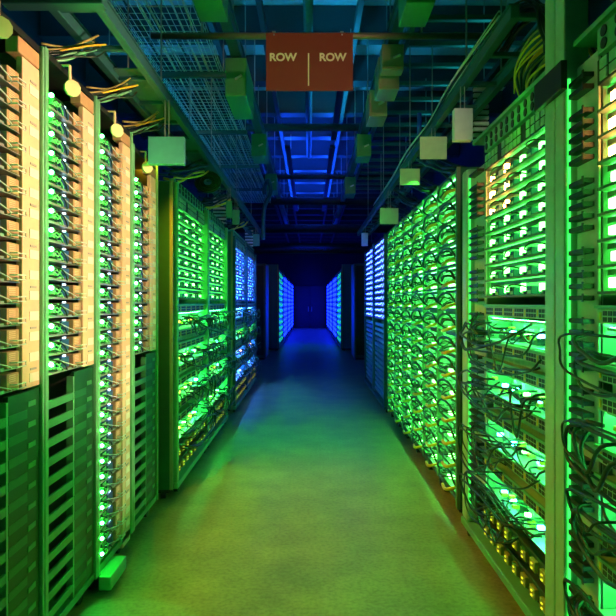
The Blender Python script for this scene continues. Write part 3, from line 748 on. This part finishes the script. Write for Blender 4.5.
# ---------------------------------------------------------------- hanging cards at the rack tops
def card(px0, px1, py0, py1, Y, m, label, th=0.012):
    k = Y/616
    x0, x1 = (px0-310)*k, (px1-310)*k; z0, z1 = CAM_Z+(303-py1)*k, CAM_Z+(303-py0)*k
    t = thing('hanging_card', label, 'marker card', ((x0+x1)/2, Y, z0), 'blank marker cards over the racks')
    h = (x1-x0)/2
    MB().box(-h, h, 0, th, 0, z1-z0, 0.003).build('card', M[m], t)
    for q in (-0.012, 0.012): MB().tube([(q, th/2, z1-z0+0.001), (q, th/2, 2.697-z0)], 0.003, 6).build('hook', M['steel_grey'], t)
card(420, 447, 136.5, 159, 4.39, 'card', 'pale yellow blank card hanging above the nearest looped-cable rack'.replace('nearest', 'first'))
card(400, 420, 168.5, 185, 5.42, 'card', 'small pale yellow card hanging above the fourth looped-cable rack')
card(380, 398.5, 208, 224, 6.84, 'card_grey', 'pale grey card hanging at the start of the slatted blue racks')
card(361.5, 368, 233, 246, 9.95, 'card_grey', 'tiny pale card hanging by the cross aisle end of the slatted blue racks')
card(454.5, 473, 108, 140, 3.52, 'card_grey', 'pale grey box-like card above the tall dark panel with warm edges', 0.06)
card(148, 184, 136.5, 164, 3.76, 'card_teal', 'large pale teal card above the broad dark green end panel', 0.05)
card(226, 232, 201, 218, 6.69, 'card_teal', 'narrow bright green card above the narrow teal panel')
card(232.3, 239.5, 210, 224.5, 7.3, 'card_teal', 'small green card just past the narrow teal panel')
card(253, 259.5, 234, 246, 10.0, 'card_teal', 'tiny teal card at the cross aisle end of the blue-yellow racks')
# louvred finger ducts that stick out at the tops
def louvre(px0, px1, py0, py1, Y, label, n=8):
    k = Y/616; x0, x1 = (px0-310)*k, (px1-310)*k; z0, z1 = CAM_Z+(303-py1)*k, CAM_Z+(303-py0)*k
    t = thing('hanging_cable_duct', label, 'cable duct', ((x0+x1)/2, Y, z0), 'slotted cable ducts at the rack tops'); h = (x1-x0)/2
    MB().box(-h, h, 0.03, 0.04, 0, z1-z0).build('backing', M['black'], t)
    b = MB(); p = (z1-z0)/n
    for q in range(n): b.box(-h, h, 0.0, 0.028, q*p+p*0.2, q*p+p*0.75)
    b.build('slat', M['card_grey'], t)
    MB().box(-0.01, 0.01, 0.042, 0.05, 0, max(z1-z0, 2.69-z0)).build('bracket', M['steel_grey'], t)
louvre(474, 489, 86, 143, 4.3, 'slotted grey cable duct standing above the duct of the cabled wide rack', 10)
louvre(213, 226, 196, 224, 8.6, 'slotted green cable duct above the second green cabled rack', 8)
louvre(245, 253, 229, 247, 11.7, 'slotted duct above the last blue-yellow rack', 6)

# ---------------------------------------------------------------- cable bundles at the tops
def bundle(n, pts, spread, r, mats, label, group):
    for k in range(n):
        ang = 2.4*k; rad = spread*1.25*math.sqrt((k+0.5)/n); ox, oz = rad*math.cos(ang), rad*math.sin(ang); f = r*0.5
        q = [(p[0]+ox*(1+0.25*math.sin(3*i+k))+U(-f, f), p[1]+oz*0.9+ox*0.5, p[2]+oz*(1+0.25*math.cos(2*i+k))+U(-f, f)) for i, p in enumerate(pts)]
        o = MB().tube(spline(q, 5), r*U(0.7, 1.2), 6).build('network_cable', mats[k % len(mats)], None, True)
        tag(o, label, 'cable', group)
Yb = 2.75
bundle(14, [(0.98, 3.3, 2.80), (1.0, 3.0, 2.84), (1.04, 2.8, 2.80), (1.06, 2.72, 2.66), (1.08, 2.68, 2.52)], 0.05, 0.009, [M['cable_black']], 'black cable of the sheaf dropping from the ladder into the wide cabled rack', 'black sheaf above the wide rack')
bundle(16, [(1.12, 3.2, 2.52), (1.05, 3.0, 2.58), (1.08, 2.8, 2.62), (1.12, 2.62, 2.60), (1.16, 2.56, 2.50)], 0.06, 0.006, [M['yellow'], M['cable_black'], M['olive']], 'thin cable of the yellow and black tangle on top of the wide rack', 'yellow tangle above the wide rack')
bundle(10, [(1.10, 2.3, 2.75), (1.12, 2.2, 2.6), (1.06, 2.12, 2.50), (1.05, 2.05, 2.46)], 0.05, 0.010, [M['cable_black']], 'thick black cable dropping onto the wide rack cut by the photo edge', 'black cables above the edge rack')
for i, (y, ph) in enumerate(((2.55, 'the tan-striped rack with brightest LEDs'), (3.1, 'the fully populated tan-striped rack'), (3.72, 'the tan-striped rack beside the end panel'))):
    bundle(8, [(-1.0, y+0.35, 2.66), (-1.03, y+0.25, 2.60), (-1.08, y+0.18, 2.56), (-1.16, y+0.1, 2.52)], 0.05, 0.006, [M['cable_black'], M['olive'], M['steel_green'], M['yellow'], M['cable_black']], f'thin cable of the yellow and dark tangle over {ph}', f'tangle {ORD[i]} over the tan-striped racks')
for i, (y, ph) in enumerate(((4.8, 'the green rack behind the broad end panel'), (6.3, 'the green rack before the teal panel'), (8.2, 'the blue-yellow rack behind the teal panel'))):
    bundle(7, [(-0.95, y+0.7, 2.66), (-1.0, y+0.45, 2.58), (-1.06, y+0.25, 2.50), (-1.14, y+0.05, 2.47)], 0.06, 0.010, [M['cable_black'], M['cable_black'], M['yellow']], f'drooping cable on top of {ph}', f'cables {ORD[i]} on the cabled racks')
for i, y in enumerate((4.5, 5.3, 6.1, 6.9)):
    bundle(6, [(0.96, y+0.7, 2.66), (1.0, y+0.4, 2.56), (1.06, y+0.2, 2.46), (1.12, y, 2.41)], 0.07, 0.012, [M['cable_black']], f'black cable of the {ORD[i]} tuft dropping onto the looped-cable racks', f'tuft {ORD[i]} on the looped-cable racks')
bundle(7, [(0.905, 2.9, 2.80), (0.89, 3.8, 2.80), (0.91, 4.6, 2.80), (0.89, 5.6, 2.80), (0.91, 6.8, 2.80), (0.90, 8.5, 2.80)], 0.026, 0.006, [M['wire_pale'], M['cable_black']], 'cable strung along the ladder above the wide network racks', 'cables along the green ladder')
t = thing('hanging_cable_coil', 'round black cable coil hanging over the green cabled racks', 'cable coil', (-0.93, 5.6, 2.57))
b = MB()
for k in range(7):
    R0 = 0.045+0.012*k
    b.tube([(R0*math.cos(a), 0.012*(k % 3), -0.02+R0*0.8*math.sin(a)) for a in [2*math.pi*q/16 for q in range(16)]], 0.008, 6, True)
b.build('loop', M['cable_black'], t, True)
o = MB().tube([(0.985, 5.55, 2.92), (0.985, 5.55, 3.16)], 0.02, 12).build('hanging_sleeve', M['blue_hose'], None, True)
tag(o, 'short upright blue sleeve above the looped-cable racks', 'sleeve')

# ---------------------------------------------------------------- pipes and services far overhead
for i, (y, z, r, x0, x1) in enumerate(((9.3, 4.1, 0.06, -2.2, 2.2), (12.2, 3.95, 0.05, -2.0, 2.0), (13.9, 3.75, 0.09, -2.4, 2.4), (17.0, 3.5, 0.12, -2.4, 2.4), (17.8, 2.95, 0.07, -2.4, 2.4), (23.0, 3.6, 0.1, -2.4, 2.4))):
    o = thing('ceiling_pipe', f'dark pipe crossing high over the aisle, {ORD[i]} beyond the brown sign', 'pipe', (0, y, z), 'dark pipes across the aisle')
    MB().tube([(x0, 0, 0), (x1, 0, 0)], r, 10).build('tube', M['beam'], o, True)
    for x in (x0+0.1, x1-0.1): MB().tube([(x, 0, r+0.001), (x, 0, 4.77-z)], 0.008, 6).build('hanger_rod', M['steel_grey'], o)
o = MB().tube([(-0.02, 5.0, 4.55), (-0.02, 13.0, 4.55)], 0.055, 14).build('ceiling_conduit', M['teal_steel'], None, True)
tag(o, 'straight teal conduit under the ceiling behind the brown sign', 'pipe')
o = MB().tube(spline([(-0.78, 10.5, 3.30), (-0.76, 10.5, 3.45), (-0.70, 10.4, 3.52), (-0.66, 10.3, 3.3), (-0.76, 10.2, 3.0), (-0.78, 10.2, 2.5)], 6), 0.035, 8).build('hanging_hose', M['teal_steel'], None, True)
tag(o, 'pale green hose bending down over the blue-yellow racks', 'hose')

# ---------------------------------------------------------------- lights, camera
def bar(loc, L, m, label, up=True):  # bars added only to light the ceiling and cable ways
    t = thing('added_light_bar', label, 'light', loc, 'added light bars overhead')
    MB().box(-0.05, 0.05, 0, L, 0, 0.05, 0.004).build('housing', M['black'], t)
    z = (0.051, 0.056) if up else (-0.006, -0.001)
    MB().box(-0.04, 0.04, 0.03, L-0.03, *z).build('lens', m, t)
    for y in (0.2, L-0.2): MB().tube([(0.057, y, 0.02), (0.057, y, 4.655-loc[2])], 0.005, 6).build('hanger_rod', M['steel_grey'], t)
M['uplight_blue'] = mat('blue light lens', (0.1, 0.1, 0.8), emit=(0.005, 0.07, 1), strength=80)
M['uplight_teal'] = mat('teal light lens', (0.1, 0.6, 0.6), emit=(0.01, 0.36, 0.75), strength=42)
bar((-0.42, 11.5, 4.35), 8.0, M['uplight_blue'], 'added blue light bar aimed at the ceiling on the tan-striped side')
bar((0.42, 11.5, 4.35), 8.0, M['uplight_blue'], 'added blue light bar aimed at the ceiling on the looped-cable side')
bar((-1.75, 5.0, 3.4), 4.0, M['uplight_teal'], 'added teal light bar above the mesh basket side of the ceiling')
M['uplight_dim'] = mat('dim teal light lens', (0.1, 0.6, 0.6), emit=(0.01, 0.40, 0.42), strength=11)
bar((1.6, 5.0, 3.4), 4.0, M['uplight_dim'], 'added dim teal light bar under the broad overhead ladder')
bar((0.42, 7.0, 4.35), 4.0, M['uplight_teal'], 'added teal light bar close under the ceiling beyond the brown sign')

def spot(loc, aim, energy, col, ang=100, blend=0.6, r=0.02):  # unseen spots, no fixture modelled
    l = bpy.data.lights.new('unseen_spot', 'SPOT'); l.energy = energy; l.color = col; l.spot_size = math.radians(ang); l.spot_blend = blend; l.shadow_soft_size = r
    o = bpy.data.objects.new('unseen_spot', l); COL.objects.link(o); o.location = loc
    o.rotation_euler = (Vector(aim)-Vector(loc)).to_track_quat('-Z', 'Y').to_euler()
WARM = (1.0, 0.54, 0.36)
spot((0.86, 2.5, 2.1), (-1.06, 2.95, 1.95), 300, WARM, 66, 0.5)  # added to brighten the upper tan strips
spot((0.90, 3.35, 0.55), (-1.06, 3.42, 0.70), 130, (1.0, 0.68, 0.5), 32, 0.7)  # added for the low end of the full rack's strip
spot((0.4, 1.2, 2.9), (0.0, 4.46, 3.2), 120, (1.0, 0.56, 0.40), 26)  # added warm light on the sign
spot((0.0, 1.2, 2.3), (0.88, 4.9, 2.62), 55, (1.0, 0.9, 0.7), 24, 0.8)  # added fill on the pale cards
spot((-1.085, 4.2, 2.66), (-0.1, 3.75, 0), 170, (1.0, 0.46, 0.01), 100, 0.8, 0.03)
spot((0.93, 5.4, 2.52), (0.35, 4.8, 0), 25, (0.02, 1.0, 0.03), 110, 0.9, 0.05)  # added green light on the middle floor
spot((0.90, 2.9, 2.66), (0.25, 3.0, 0), 18, (0.12, 1.0, 0.02), 85, 0.8, 0.05)  # added green light on the floor before the wide rack
spot((-0.93, 2.5, 2.66), (-0.84, 2.62, 0), 150, (0.03, 1.0, 0.14), 17, 0.1, 0.01)

w = bpy.data.worlds.new('World'); SC.world = w; w.use_nodes = True
w.node_tree.nodes['Background'].inputs['Color'].default_value = (0.0, 0.012, 0.010, 1)
w.node_tree.nodes['Background'].inputs['Strength'].default_value = 1.0
cam = bpy.data.cameras.new('Camera'); co = bpy.data.objects.new('Camera', cam); COL.objects.link(co)
co.location = (0, 0, CAM_Z); co.rotation_euler = (math.radians(90), 0, 0)
cam.sensor_width = 36; cam.lens = 36; cam.clip_end = 100; cam.clip_start = 0.05
cam.shift_x = -2/616; cam.shift_y = -5/616
SC.camera = co
SC.view_settings.view_transform = 'Standard'; SC.view_settings.look = 'None'
SC.view_settings.exposure = 0.0; SC.view_settings.gamma = 1.0
SC.view_settings.use_curve_mapping = False
